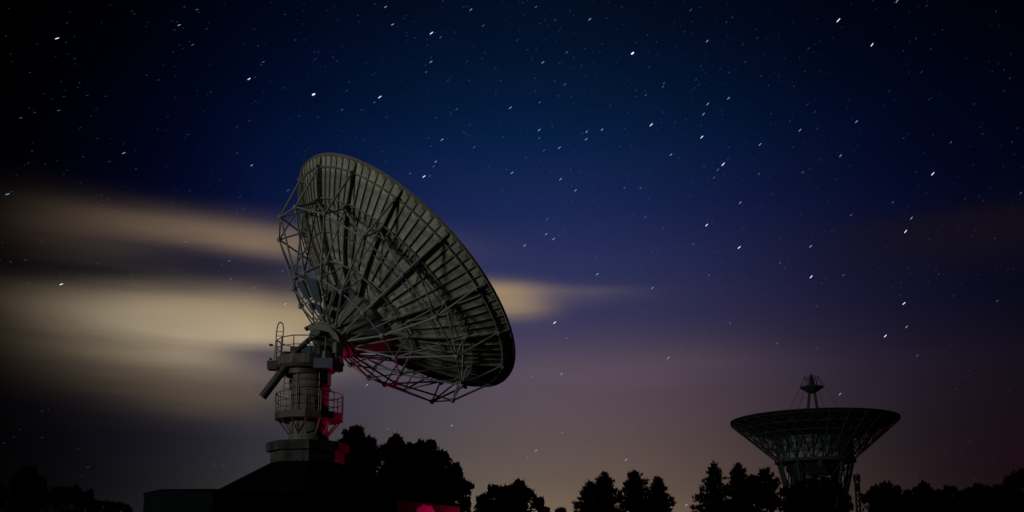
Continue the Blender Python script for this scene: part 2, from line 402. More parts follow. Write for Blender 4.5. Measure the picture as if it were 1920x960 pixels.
q = MB(); q.box((x * 1.06, y * 1.06, zz(764)), (.05, .05, .18), Matrix.Rotation(t, 3, 'Z')); q.build('handle', M['dark_steel'], hd)
q = MB(); q.box((W(611, 700).x + .12, -.3, zz(712)), (.35, .5, .75)); q.build('junction_box', M['dark_steel'], tel)

# --- lower gallery
gr = mpx(63); gz = zz(786); GN = 14; gph = R(18)
def gp(i, r, z, n=GN, ph=gph): t = ph + 2 * math.pi * i / n; return Vector((r * math.cos(t), r * math.sin(t), z))
q = MB(); q.lathe([(r_ * 1.01, gz - .10), (gr, gz - .10), (gr, gz), (r_ * 1.01, gz)], GN, (0, 0, 0), gph)
gal = q.build('gallery', M['dark_steel'], tel)
q = MB()
for i in range(GN):
    a, b = gp(i, gr - .01, gz), gp(i + 1, gr - .01, gz)
    q.slab([a, b, b + Vector((0, 0, .26)), a + Vector((0, 0, .26))], .02)
q.build('toe_board', M['dark_steel'], gal)
for z, r in ((zz(741), .03), (zz(757), .02), (zz(769), .018)):
    q = MB(); q.path([gp(i, gr - .03, z) for i in range(GN)], r, 6, True); q.build('handrail', M['rail'], gal)
for i in range(GN):
    bar('post', gp(i, gr - .03, gz - .08), gp(i, gr - .03, zz(741)), .028, M['rail'], gal)
    bar('bracket', gp(i, gr - .12, gz - .08), gp(i, r_ * 1.0, zz(818)), .035, M['rail'], gal)
# ladder between the gallery and the platform
lx = W(541, 760).x
lad = MB()
for dx in (-.14, .14):
    lad.tube((lx + dx, -.55, gz), (lx + dx, -.55, zz(700)), .022, 6)
z = gz + .15
while z < zz(704): lad.tube((lx - .14, -.55, z), (lx + .14, -.55, z), .014, 5); z += .28
lad.build('ladder', M['rail'], tel)

# --- upper platform
px0 = W(577, 680).x; pr = mpx(58)
q = MB(); q.lathe([(.8, zz(706)), (1.16, zz(706)), (1.2, zz(697)), (pr * .9, zz(696)), (pr * .97, zz(690)), (pr * .97, zz(688)), (.8, zz(688))], 24, (px0, 0, 0)); 
plat = q.build('platform', M['dark_steel'], tel, 40)
PN = 12; pph = R(15)
def pp(i, r, z): v = gp(i, r, z, PN, pph); return v + Vector((px0, 0, 0))
for i in range(PN):
    a, b = pp(i, pr, zz(690)), pp(i + 1, pr, zz(690)); up = Vector((0, 0, zz(674) - zz(690)))
    g0 = (b - a) * .012
    q = MB(); q.slab([a + g0, b - g0, b - g0 + up, a + g0 + up], .03); q.build('fascia_panel', M['column'], plat)
for zy, r in ((641, .03), (657, .02)):
    q = MB(); q.path([pp(i, pr - .02, zz(zy)) for i in range(PN)], r, 6, True); q.build('handrail', M['rail'], plat)
for i in range(PN): bar('post', pp(i, pr - .02, zz(680)), pp(i, pr - .02, zz(641)), .028, M['rail'], plat)
# hooped ladder at the left edge
q = MB()
lxa, lxb = W(517.5, 690).x, W(530, 690).x
for x in (lxa, lxb): q.tube((x, -.5, zz(692)), (x + .10, -.5, zz(622)), .035, 6)
q.path([Vector((lxa + .10, -.5, zz(622))), Vector((lxa + .16, -.5, zz(612))), Vector((lxa + .27, -.5, zz(608))), Vector((lxb + .06, -.5, zz(612))), Vector((lxb + .10, -.5, zz(622)))], .035, 6)
for y in (626, 634, 644, 654, 664, 674, 684): q.tube((lxa + .05, -.5, zz(y)), (lxb + .05, -.5, zz(y)), .02, 5)
q.build('hooped_ladder', M['rail'], tel)
q = MB(); q.box((W(517, 690).x, -.45, zz(689)), (.55, .6, .45)); q.box((W(512, 650).x, -.4, zz(650)), (.16, .3, .06)); q.box((W(511, 676).x, -.4, zz(676)), (.12, .3, .06))
q.build('ladder_landing', M['dark_steel'], tel)
# drives and cabinets on the deck
dz0 = zz(688)
def cab(name, x0, x1, y0, y1, d, dy, m, rot=0):
    a, b = W(x0, y1, dy), W(x1, y0, dy); q = MB()
    q.box(((a.x + b.x) / 2, dy, (a.z + b.z) / 2), (b.x - a.x, d, b.z - a.z), Matrix.Rotation(R(rot), 3, 'Z')); return q.build(name, M[m], tel)
q = MB(); c = W(540, 664, -.6)
q.lathe([(.22, dz0), (.26, dz0 + .1), (.26, c.z), (.16, c.z + .12)], 14, (c.x - .1, c.y, 0)); q.box((c.x + .28, c.y + .1, (dz0 + c.z + .4) / 2), (.30, .4, c.z + .4 - dz0)); q.box((c.x + .05, c.y + .2, c.z + .1), (.9, .3, .10))
q.build('gear_drive', M['dark_steel'], tel, 40)
q = MB(); a, b = W(562, 657, -.7), W(592, 656, -.7); q.tube(a, b, .24, 16); q.tube(a - Vector((.08, 0, 0)), a, .15, 12); q.box(((a.x + b.x) / 2, a.y, (dz0 + a.z) / 2), (.7, .32, a.z - dz0)); q.build('drive_motor', M['motor'], tel, 40)
cab('control_cabinet', 593, 605, 646, 684, .5, -.9, 'dark_steel')
cab('control_cabinet', 606, 618, 658, 680, .35, -1.45, 'cabinet', 35)
cb = cab('control_cabinet', 626, 641, 643, 671, .4, -1.1, 'cabinet', 38)
cab('control_cabinet', 626, 641, 683, 697, .4, -1.1, 'cabinet', 38)
q = MB(); a = W(631, 676, -1.1); 
for x in (621, 640): q.box((W(x, 676, -1.1).x, a.y, a.z), (.05, .5, .42))
for y in (671.5, 682.5): q.box((a.x, a.y, W(631, y, -1.1).z), (.5, .5, .05))
q.build('cable_frame', M['dark_steel'], tel)
q = MB(); q.box((W(606, 681, -1.8).x, -1.8, W(606, 681, -1.8).z), (.95, .25, .5)); q.build('side_landing', M['motor'], tel)
# --- elevation mount: two yoke arms, axle, arched gear housing
EC = Vector((-9.95, 50.42, 12.85)) - PC
Hh = E1.copy()
for s_ in (-1, 1):
    q = MB(); c = EC + Hh * (s_ * .95)
    u = Vector((A.x, A.y, 0)).normalized()
    pts = [(-.75, dz0), (.75, dz0), (.42, EC.z + .25), (.2, EC.z + .5), (-.2, EC.z + .5), (-.42, EC.z + .25)]
    vs = [Vector((c.x, c.y, 0)) + u * x + Vector((0, 0, z)) + Hh * (d * .11) for d in (-1, 1) for x, z in pts]
    n = len(pts); q.add(vs, [tuple(range(n)), tuple(range(2 * n - 1, n - 1, -1))] + [(i, n + i, n + (i + 1) % n, (i + 1) % n) for i in range(n)])
    q.build('yoke_arm', M['hub'], tel)
q = MB(); q.tube(EC - Hh * 1.2, EC + Hh * 1.2, .3, 18); q.build('axle', M['hub'], tel, 40)
q = MB(); u = Vector((1, 0, 0)); v = Vector((0, 0, 1)); w_ = Vector((0, 1, 0))
c0 = W(598, 652, -.35); Rr = mpx(42); arc = []
for i in range(13):
    t = R(118 - i * 9.5); ro = Rr * (1.0 if i < 11 else .97); ri = Rr * (.74 if i < 3 else .20 if i < 8 else .3)
    for r, y in ((ri, -.38), (ro, -.38), (ro, .38), (ri, .38)): arc.append(c0 + u * (r * math.cos(t)) + v * (r * math.sin(t)) + w_ * y)
q.add(arc, [(i * 4 + a, i * 4 + (a + 1) % 4, (i + 1) * 4 + (a + 1) % 4, (i + 1) * 4 + a) for i in range(12) for a in range(4)] + [(3, 2, 1, 0), (48, 49, 50, 51)])
q.build('gear_housing', M['rib'], tel, 50)
q = MB(); q.box(c0 + Vector((-mpx(19), -.1, mpx(38))), (.45, .5, .10), Matrix.Rotation(R(-28), 3, 'Y')); q.build('housing_lip', M['hub'], tel)
# jack screw: thin rod above the deck, thick tube hanging below it
a, b, c = W(591, 627, -.9), W(556, 658, -.9), W(527, 699, -.9); d = W(492, 745, -.9)
jk = MB(); jk.tube(c, d, mpx(7.6), 16); jk.tube(c + (c - d) * .02, c - (c - d) * .08, mpx(8.6), 16); jack = jk.build('jack_tube', M['dark_steel'], tel, 40)
jk = MB(); jk.tube(a, b, mpx(5), 12); jk.tube(b, c, mpx(6.0), 12); jk.build('jack_screw', M['dark_steel'], tel, 40)
q = MB(); q.box(a + Vector((.03, 0, 0)), (.5, .6, .35), Matrix.Rotation(R(-40), 3, 'Y')); q.build('jack_clevis', M['hub'], tel)

# --- plinth under the column
pl = thing('concrete_plinth', 'stepped octagonal concrete plinth under the near telescope column', 'plinth', PC + Vector((0, 0, 0)))
q = MB(); o8 = R(22.5 - 9)
pcx = W(577, 850).x
q.lathe([(mpx(66) * 1.02, zz(876)), (mpx(66) * 1.02, zz(849))], 8, (pcx, 0, 0), o8); q.build('base_block', M['concrete'], pl)
q = MB(); q.lathe([(mpx(76), zz(849)), (mpx(76), zz(834)), (mpx(74), zz(832)), (.8, zz(831))], 8, (pcx, 0, 0), o8); q.build('cap_slab', M['concrete'], pl)

# ------------------------------------------------------------------ control building under the telescope
ZT = 4.55
wp = [at_z(*p, ZT) for p in ((270, 927.5), (303, 920), (400, 919), (745, 936.5), (862, 951.5))]
bc = Vector((PC.x - .2, PC.y, 0))
bld = thing('control_building', 'low dark flat walled building with a faceted black roof under the near telescope', 'building', bc)
ring = [Vector((p.x, p.y, 0)) for p in wp] + [Vector((-6.5, 58.5, 0)), Vector((-11, 60.5, 0)), Vector((-18.2, 56.5, 0))]
mids = sum(ring, Vector()) / len(ring)
def wall_face(a, b, name, m, t=.3):
    q = MB(); d = (b - a).normalized(); nrm = Vector((d.y, -d.x, 0))
    q.add([a - bc, b - bc, b - nrm * -t - bc, a - nrm * -t - bc] if False else [a - bc, b - bc, b - bc - nrm * t, a - bc - nrm * t] + [p + Vector((0, 0, ZT)) for p in (a - bc, b - bc, b - bc - nrm * t, a - bc - nrm * t)],
          [(3, 2, 1, 0), (4, 5, 6, 7), (0, 1, 5, 4), (1, 2, 6, 5), (2, 3, 7, 6), (3, 0, 4, 7)])
    return q.build(name, M[m], bld)
walls = []
for i in range(len(ring)):
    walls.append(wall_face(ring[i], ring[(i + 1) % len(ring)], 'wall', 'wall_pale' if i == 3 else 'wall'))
for i in range(len(ring)):
    a, b = ring[i] - bc, ring[(i + 1) % len(ring)] - bc; d = (b - a).normalized(); nr = Vector((d.y, -d.x, 0))
    q = MB(); q.slab([a + nr * .06 + Vector((0, 0, ZT + .03)), b + nr * .06 + Vector((0, 0, ZT + .03)), b - nr * .36 + Vector((0, 0, ZT + .03)), a - nr * .36 + Vector((0, 0, ZT + .03))], .05)
    q.build('coping', M['roof'], bld)
walls[3]['label'] = 'pale right-hand wall carrying pink and blue graffiti under red light'
q = MB(); q.prism([(p.x - bc.x) * .98 + (mids.x - bc.x) * .02 and ((p.x * .97 + mids.x * .03) - bc.x, (p.y * .97 + mids.y * .03) - bc.y) for p in ring], ZT - .35, ZT - .12)
q.build('flat_roof', M['roof'], bld)
zt, zb = zz(871), ZT - .15
for i in range(8):
    t0, t1 = o8 + i * math.pi / 4, o8 + (i + 1) * math.pi / 4
    cx, cy = PC.x - bc.x + pcx, 0
    rb = 5.35; ofx = -.35
    a, b = Vector((cx + ofx + rb * math.cos(t0), cy + rb * math.sin(t0), zb)), Vector((cx + ofx + rb * math.cos(t1), cy + rb * math.sin(t1), zb))
    rt = mpx(66) * .98
    c, d = Vector((cx + rt * math.cos(t1), cy + rt * math.sin(t1), zt)), Vector((cx + rt * math.cos(t0), cy + rt * math.sin(t0), zt))
    q = MB(); q.slab([a, b, c, d], .08); q.build('roof_facet', M['roof'], bld)
    q = MB(); q.tube(a, d, .07, 6); q.build('hip_cap', M['roof'], bld)
    for f in (.2, .4, .6, .8):
        u0, u1 = mixp(a, b, f), mixp(d, c, f); nn_ = (b - a).cross(d - a).normalized() * .06
        q = MB(); q.tube(u0 + nn_, u1 + nn_, .03, 4); q.build('roof_seam', M['roof'], bld)
# graffiti and paint patches: thin coats of paint on the walls
def on_wall(i, u, z, off=.006):
    a, b = ring[i], ring[i + 1]; d = (b - a).normalized(); nrm = Vector((d.y, -d.x, 0))
    return a + d * u + nrm * off + Vector((0, 0, z)) - bc
def blotch(i, u0, z0, ru, rz, m, name, off, seed, n=18):
    rr = random.Random(seed); q = MB()
    pts = [on_wall(i, u0 + ru * math.cos(t) * rr.uniform(.88, 1.1), min(z0 + rz * math.sin(t) * rr.uniform(.9, 1.1), ZT - .03), off) for t in [2 * math.pi * k / n for k in range(n)]]
    q.add(pts, [tuple(range(n))]); return q.build(name, M[m], walls[i])
L3 = (ring[4] - ring[3]).length
blotch(3, L3 * .42, 3.75, 1.35, .75, 'blue', 'graffiti', .006, 1)
blotch(3, L3 * .40, 3.7, 1.0, .72, 'pink', 'graffiti', .012, 2)
blotch(3, L3 * .78, 3.5, .9, .5, 'pink', 'graffiti', .012, 3)
L2 = (ring[3] - ring[2]).length
blotch(2, L2 * .27, 3.3, .55, 1.15, 'wall_teal', 'paint_patch', .006, 4)
blotch(2, L2 * .60, 3.2, .8, .55, 'wall_teal', 'paint_patch', .006, 5)
blotch(2, L2 * .95, 3.3, .35, .7, 'wall_teal', 'paint_patch', .006, 6)

# ------------------------------------------------------------------ red floodlight standing right of the building
FL = Vector((.9, 59.6, 0)); FH = 3.9
fl = thing('red_floodlight', 'red floodlight on a tall post in the grass behind the graffiti wall', 'floodlight', FL)
q = MB(); q.tube((0, 0, -.1), (0, 0, FH - .1), .05, 8); q.box((0, 0, .01), (.4, .4, .06)); q.build('post', M['dark_steel'], fl)
aim = (PC + Vector((0, 0, 6.6))) - (FL + Vector((0, 0, FH)))
rm = aim.to_track_quat('Z', 'Y').to_matrix().to_4x4()
q = MB(); q.lathe([(.08, -.22), (.12, -.2), (.2, 0), (.22, .06), (.2, .06), (.15, -.05), (.05, -.05)], 16); h = q.build('housing', M['dark_steel'], fl, 40); h.matrix_local = Matrix.Translation((0, 0, FH)) @ rm
rl = bpy.data.lights.new('red_lamp', 'SPOT'); ro = bpy.data.objects.new('red_lamp', rl); col.objects.link(ro)
rl.energy = 5600; rl.color = (1.0, .008, .13); rl.spot_size = R(68); rl.spot_blend = .9; rl.shadow_soft_size = .6
ro.parent = fl; ro.matrix_local = Matrix.Translation(Vector((0, 0, FH)) + aim.normalized() * .1) @ (-aim).to_track_quat('Z', 'Y').to_matrix().to_4x4()

# ------------------------------------------------------------------ far radio telescope
D32 = 182.0
FC = Vector((at(1528, 860, D32).x, D32, 0))
def fz(py, dy=0.0): return at(1528, py, D32 + dy).z
def fm(px): return px * (at(1529, 800, D32) - at(1528, 800, D32)).x
far = thing('radio_telescope', 'distant radio telescope with a wide shallow dish facing straight up above the trees', 'radio telescope', FC)
RF = fm(151); zr = fz(789); zbr = fz(861, -3); RB = fm(69)
SAG = zr - fz(830)
def zf(r): return zr - SAG * (1 - (r / RF) ** 2)
q = MB(); prof = [(.5, zf(.5) - .06)] + [(RF * i / 12, zf(RF * i / 12) - .06) for i in range(2, 13)]
prof2 = [(r, z + .06) for r, z in prof[::-1]]
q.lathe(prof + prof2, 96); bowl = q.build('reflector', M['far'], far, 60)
q = MB(); ring_box(q, RF, zr - .05, .22, .35, 96); q.build('rim_ring', M['far'], far)
NT = 28
def radial():
    q = MB(); t = 0
    rs = [RB + (RF - RB) * f for f in (0, .22, .44, .64, .82, 1)]
    bot = [Vector((r, 0, zbr + (zr - .45 - zbr) * ((r - RB) / (RF - RB)))) for r in rs]
    top = [Vector((r, 0, zf(r) - .1)) for r in rs]
    for i in range(5):
        q.tube(bot[i], bot[i + 1], .10, 5); q.tube(top[i], top[i + 1], .08, 5)
        q.tube(bot[i], top[i], .06, 4); q.tube(bot[i], top[i + 1], .06, 4) if i % 2 else q.tube(top[i], bot[i + 1], .06, 4)
    return q.mesh('radial_truss', M['far_strut']), rs, bot, top
tm, rs, bot, top = radial()
for k in range(NT): link('radial_truss', tm, far, Matrix.Rotation(2 * math.pi * (k + .5) / NT, 4, 'Z'))
def fpol(k, p): t = 2 * math.pi * (k + .5) / NT; return Vector((p.x * math.cos(t), p.x * math.sin(t), p.z))
for i in range(6):
    q = MB(); q.path([fpol(k, bot[i]) for k in range(NT)], .08, 5, True); q.build('hoop', M['far_strut'], far)
for i in range(1, 5):
    for half in (0, 1):
        q = MB()
        for k in range(NT):
            if half: q.tube(fpol(k, bot[i + 1]), fpol(k + 1, bot[i]), .05, 4)
            else: q.tube(fpol(k, bot[i]), fpol(k + 1, top[i + 1]), .05, 4)
        q.build('cross_bracing', M['far_strut'], far)
q = MB()
for k in range(NT):
    q.tube(fpol(k, top[3]), fpol(k + 1, bot[4]), .05, 4); q.tube(fpol(k + .5, bot[5]), fpol(k, top[4]), .05, 4)
q.build('cross_bracing', M['far_strut'], far)
# pale drum with lattice in front
rd = RB * .975; zd0, zd1 = fz(860), fz(818)
q = MB(); q.lathe([(rd, zd0 - .4), (rd, zd1)], 40); q.build('drum', M['far_drum'], far, 40)
q = MB(); q.lathe([(RB + .4, zbr - .45), (RB + .4, zbr + .1), (RB - .6, zbr + .15), (RB - .6, zbr - .45)], 48); q.build('base_ring', M['far_strut'], far, 40)
for k in range(16):
    t0, t1, t2 = (2 * math.pi * (k + f) / 16 for f in (0, .5, 1))
    r0, r1 = RB - .15, RB + .1
    pA = Vector((r0 * math.cos(t0), r0 * math.sin(t0), zbr)); pB = Vector((r1 * math.cos(t1), r1 * math.sin(t1), zd1 - .3)); pC = Vector((r0 * math.cos(t2), r0 * math.sin(t2), zbr))
    bar('drum_brace', pA, pB, .10, M['far_strut'], far); bar('drum_brace', pB, pC, .10, M['far_strut'], far)
q = MB()
for f in (.33, .62): q.path([Vector((RB * math.cos(2 * math.pi * k / 32), RB * math.sin(2 * math.pi * k / 32), zbr + (zd1 - zbr) * f)) for k in range(32)], .05, 4, True)
q.build('hoop', M['far_strut'], far)
# alidade below the ring: outer legs, inner shaft, cross bracing
ra, rb_, za = RB * .98, fm(38), 7.0
for k in range(10):
    t = 2 * math.pi * (k + .25) / 10; t2 = 2 * math.pi * (k + 1.25) / 10
    P = lambda tt, r, z: Vector((r * math.cos(tt), r * math.sin(tt), z))
    bar('alidade_leg', P(t, ra, zbr - .3), P(t, rb_, za), .28, M['far_strut'], far)
    bar('alidade_brace', P(t, ra, zbr - .3), P(t2, (ra + rb_) / 2, (zbr + za) / 2), .10, M['far_strut'], far)
    bar('alidade_brace', P(t2, ra, zbr - .3), P(t, (ra + rb_) / 2, (zbr + za) / 2), .10, M['far_strut'], far)
q = MB(); q.lathe([(fm(46), 0), (fm(46), fz(884)), (fm(52), fz(884)), (fm(52), zbr)], 24); q.build('shaft', M['far'], far, 40)
q = MB(); a = at(1517, 872, D32 - fm(60)) - FC; b = at(1550, 889, D32 - fm(60)) - FC; q.box((a + b) / 2, (b.x - a.x, 1.2, a.z - b.z)); q.build('machine_cabin', M['far'], far)
for (x0, y0, x1, y1) in ((1512, 892, 1532, 904), (1545, 892, 1512, 912)):
    bar('stair', at(x0, y0, D32 - fm(58)) - FC, at(x1, y1, D32 - fm(58)) - FC, .22, M['far_drum'], far)
q = MB(); c = at(1553, 897, D32 - fm(60)) - FC
q.box(c, (1.0, .2, 1.0)); wf = q.build('window', M['far_strut'], far)
for dx in (-.28, .2):
    for dz in (-.3, .02, .32):
        q = MB(); q.box(c + Vector((dx, -.12, dz)), (.32, .06, .22)); q.build('pane', M['glass'], wf)
q = MB(); q.lathe([(ra * .5, 0), (ra * .5, 5.0)], 24); q.build('tower_foot', M['concrete'], far)
# feed: four legs meeting at an apex, sub-reflector cradled between them
zap = fz(703); zl0 = zf(fm(14)) ; apex = Vector((0, 0, zap))
for sx, sy in ((-1, -1), (1, -1), (1, 1), (-1, 1)):
    f0 = Vector((sx * fm(16.5), sy * fm(6), zf(fm(16)) )); bar('feed_leg', f0, Vector((sx * fm(.7), sy * .1, zap)), .17, M['far_strut'], far)
q = MB(); zsub = fz(727)
q.lathe([(fm(5), fz(737.5)), (fm(9), fz(735.5)), (fm(17), fz(729.5)), (fm(21.5), fz(727.5)), (fm(21.5), fz(725.5)), (fm(8), fz(726)), (fm(6), fz(719)), (fm(4), fz(717))], 32); q.build('subreflector', M['far_strut'], far, 40)
q = MB()
for k in range(8):
    t = 2 * math.pi * k / 8 + .2
    top_ = Vector((fm(13.5) * math.cos(t), fm(13.5) * math.sin(t), fz(706.5))); lo_ = Vector((fm(21) * math.cos(t), fm(21) * math.sin(t), fz(726)))
    q.tube(top_, lo_, .035, 4); t2 = t + 2 * math.pi / 8
    q.tube(top_, Vector((fm(13.5) * math.cos(t2), fm(13.5) * math.sin(t2), fz(706.5))), .035, 4)
    q.tube(top_, Vector((fm(7) * math.cos(t), fm(7) * math.sin(t), fz(726))), .035, 4)
q.tube((0, 0, zap - .3), (0, 0, zap + .5), .06, 4); q.build('feed_cage', M['far_strut'], far)
for k in range(4):
    t = math.pi / 4 + k * math.pi / 2
    bar('guy_wire', Vector((fm(13.5) * math.cos(t), fm(13.5) * math.sin(t), fz(706.5))), Vector((fm(80) * math.cos(t), fm(80) * math.sin(t), zf(fm(80)))), .035, M['far_strut'], far, 4)

# ------------------------------------------------------------------ lattice mast right of the far telescope
DMa = 175.0; mb_ = at(1608.5, 930, DMa); mast = thing('lattice_mast', 'slim lattice mast with antennas just right of the distant telescope', 'mast', (mb_.x, DMa, 0))
q = MB(); zm = at(1608, 889, DMa).z; hw = .32
for z0 in [i * 1.0 for i in range(int(zm))]:
    for sx, sy in ((-1, -1), (1, -1), (1, 1), (-1, 1)):
        q.tube((sx * hw, sy * hw, z0), (sx * hw, sy * hw, z0 + 1.0), .09, 4)
        nx, ny = (-sy, sx); q.tube((sx * hw, sy * hw, z0), (nx * hw, ny * hw, z0 + 1.0), .055, 4); q.tube((sx * hw, sy * hw, z0 + 1), (nx * hw, ny * hw, z0 + 1.0), .055, 4)
q.tube((0, 0, zm - 1), (0, 0, zm + .6), .05, 5); q.build('lattice', M['far'], mast)
for (zo, an) in ((-.7, .3), (-.7, 2.4), (-.7, 4.5), (-2.4, 1.2), (-2.6, 3.6)):
    q = MB(); q.box((.55 * math.cos(an), .55 * math.sin(an), zm + zo), (.22, .22, 1.3)); q.build('antenna', M['far'], mast)

# ------------------------------------------------------------------ trees
def quads_mesh(name, ctr, size, rs, m, aspect=1.0, up=None, tri=False):
    """many small leaf faces: centres (n,3), sizes (n)"""
    n = len(ctr); a = rs.normal(size=(n, 3)); a /= np.linalg.norm(a, axis=1)[:, None]
    if up is not None: a = a * .55 + up; a /= np.linalg.norm(a, axis=1)[:, None]
    b = rs.normal(size=(n, 3)); b -= a * (a * b).sum(1)[:, None]; b /= np.linalg.norm(b, axis=1)[:, None]
    u = a * size[:, None]; w = b * (size * aspect)[:, None]
    if tri: v = np.stack([ctr - w, ctr + w, ctr + u * 2.0], 1); k = 3
    else: v = np.stack([ctr - u, ctr - w * .8, ctr + u, ctr + w * .8], 1); k = 4
    me = bpy.data.meshes.new(name); me.vertices.add(n * k); me.vertices.foreach_set('co', v.reshape(-1).astype(np.float32))
    me.loops.add(n * k); me.loops.foreach_set('vertex_index', np.arange(n * k, dtype=np.int32))
    me.polygons.add(n); me.polygons.foreach_set('loop_start', np.arange(0, n * k, k, dtype=np.int32))
    me.materials.append(m); me.update(calc_edges=True); me.validate(); return me
def trunk_mesh(h, r, rs, limbs):
    q = MB(); p = Vector((0, 0, -.3)); k = 6
    for i in range(k):
        nx = Vector((rs.normal() * .05 * r * 4, rs.normal() * .05 * r * 4, h * (i + 1) / k)); q.tube(p, nx, r * (1 - .8 * i / k), 8, r * (1 - .8 * (i + 1) / k)); p = nx
    for (z, tip) in limbs: q.tube((0, 0, z), tip, r * .35, 6, r * .08)
    return q
def broad(lobes, d, label, seed, leaf=.17, dens=1.0, cat='tree', grp=None, flat=.85, kind='broadleaf_tree'):
    """lobes: (px, py, radius px) of the crown's clumps at distance d; depth is spread around d"""
    rs = np.random.RandomState(seed); s = d / FPX
    x0 = sum(l[0] * l[2] for l in lobes) / sum(l[2] for l in lobes); base = at(x0, 980, d); base.z = 0
    t = thing(kind, label, cat, base, grp); C_ = []; S_ = []; T_ = []; TS_ = []; limbs = []
    rmax = max(l[2] for l in lobes) * s
    for (px, py, rp) in lobes:
        r = rp * s; dy = rs.uniform(-.5, .5) * rmax
        c = at(px, py, d + dy) - base; c = np.array(c)
        limbs.append((max(.5, c[2] * .5), Vector(c)))
        n = int(dens * 17 * (r / leaf) ** 1.8)
        # sub clumps over the lobe's surface give the knobbly outline
        nc = max(10, int(5.5 * (r / .5) ** 1.6)); dirs = rs.normal(size=(nc, 3)); dirs /= np.linalg.norm(dirs, axis=1)[:, None]
        cc = c + dirs * (r * rs.uniform(.5, 1.0, nc))[:, None] * np.array((1, 1, flat)); cr_ = rs.uniform(.11, .25, nc) * min(r, 1.9)
        idx = rs.randint(0, nc, n); o = rs.normal(size=(n, 3)); o /= np.linalg.norm(o, axis=1)[:, None]
        C_.append(cc[idx] + o * (cr_[idx] * rs.uniform(.2, 1.0, n) ** .5)[:, None])
        S_.append(leaf * rs.uniform(.55, 1.25, n))
        ns = nc * 9; ix = rs.randint(0, nc, ns); oo = rs.normal(size=(ns, 3)); oo[:, 2] = np.abs(oo[:, 2]) * 1.3; oo /= np.linalg.norm(oo, axis=1)[:, None]
        T_.append(cc[ix] + oo * (cr_[ix] * .9)[:, None]); TS_.append(leaf * rs.uniform(.8, 1.7, ns))
        ni = int(n * .35); o = rs.normal(size=(ni, 3)); o /= np.linalg.norm(o, axis=1)[:, None]
        C_.append(c + o * (r * .75 * rs.uniform(0, 1, ni) ** .4)[:, None]); S_.append(leaf * 1.9 * rs.uniform(.7, 1.2, ni))
        # body down to the lower crown
        if c[2] - r > 1.8:
            nb_ = int(n * .45); zlow = 1.5
            o = rs.uniform(-1, 1, size=(nb_, 2)); zq = rs.uniform(zlow, c[2], nb_)
            C_.append(np.stack([c[0] + o[:, 0] * r * .8, c[1] + o[:, 1] * r * .8, zq], 1)); S_.append(leaf * 1.8 * rs.uniform(.7, 1.2, nb_))
    C_ = np.concatenate(C_); S_ = np.concatenate(S_); C_[:, 2] = np.maximum(C_[:, 2], .3)
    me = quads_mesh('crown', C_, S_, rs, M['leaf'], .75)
    T_ = np.concatenate(T_); TS_ = np.concatenate(TS_)
    sp = quads_mesh('spikes', T_, TS_, rs, M['leaf'], .38, np.tile(np.array((0, 0, .8)), (len(T_), 1)), True)
    bm = bmesh.new(); bm.from_mesh(me); bm.from_mesh(sp); bm.to_mesh(me); bm.free(); bpy.data.meshes.remove(sp)
    link('crown', me, t)
    top_ = max(c[1].z for c in limbs); trunk_mesh(top_ * .85, .012 * top_ + .10, rs, limbs).build('trunk', M['bark'], t, 60)
    return t
def pine(px, pytop, d, halfpx, pyhalf, label, seed, grp=None, shape=.8, openness=1.0, round_=0.0):
    """conifer: whorls of branches that carry upturned needle tufts"""
    rs = np.random.RandomState(seed); s = d / FPX
    base = at(px, 980, d); topz = at(px, pytop, d).z; base.z = 0
    hz = at(px, pyhalf, d).z; rh = halfpx * s                 # half width at a given height
    t = thing('pine_tree', label, 'tree', base, grp); q = trunk_mesh(topz * .98, .10 + .012 * topz, rs, [])
    C_ = []; S_ = []; U_ = []
    z = topz * .22
    while z < topz - .15:
        f = (topz - z) / max(.1, topz - hz); rad = rh * min(1.25, f ** shape) * (1 if z > topz * .45 else .9)
        nb = rs.randint(5, 8) if rad > .5 else 4; ph = rs.uniform(0, 6.28)
        for b in range(nb):
            a = ph + 6.283 * b / nb + rs.normal() * .2; L = max(.12, rad * rs.uniform(.62, 1.12)); rise = rs.uniform(.12, .5)
            tip = np.array((math.cos(a) * L, math.sin(a) * L, z + L * rise)); q.tube((0, 0, z), tip, .05, 4, .012)
            nt = max(3, int(L * 6.0 * openness))
            for j in range(nt):
                u = (j + rs.uniform(.1, 1)) / nt; u = .12 + .9 * u; p = np.array((0, 0, z)) * (1 - u) + tip * u
                p = p + rs.normal(size=3) * (.07 + .07 * L) * np.array((1, 1, .45))
                k = 12; o = rs.normal(size=(k, 3)) * np.array((.10, .10, .06)); C_.append(p + o)
                S_.append(rs.uniform(.10, .20, k)); U_.append(np.tile(np.array((math.cos(a) * .45, math.sin(a) * .45, .75)), (k, 1)))
        z += rs.uniform(.30, .48) * (.75 if z > topz * .8 else 1.0)
    k = 26; C_.append(np.array((0, 0, topz - .3)) + rs.normal(size=(k, 3)) * np.array((.06, .06, .16))); S_.append(rs.uniform(.10, .2, k)); U_.append(np.tile(np.array((0, 0, 1.0)), (k, 1)))
    # inner foliage around the stem
    k = int(420 * openness); zz_ = rs.uniform(topz * .25, topz * .93, k); ff = np.clip((topz - zz_) / max(.1, topz - hz), 0, 1.3) ** shape * rh * .55
    an = rs.uniform(0, 6.283, k); rr = ff * np.sqrt(rs.uniform(0, 1, k)); C_.append(np.stack([np.cos(an) * rr, np.sin(an) * rr, zz_], 1)); S_.append(rs.uniform(.18, .3, k)); U_.append(np.tile(np.array((0, 0, .6)), (k, 1)))
    C_ = np.concatenate(C_); S_ = np.concatenate(S_); U_ = np.concatenate(U_)
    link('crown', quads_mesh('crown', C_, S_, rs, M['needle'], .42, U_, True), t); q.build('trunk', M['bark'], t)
    return t
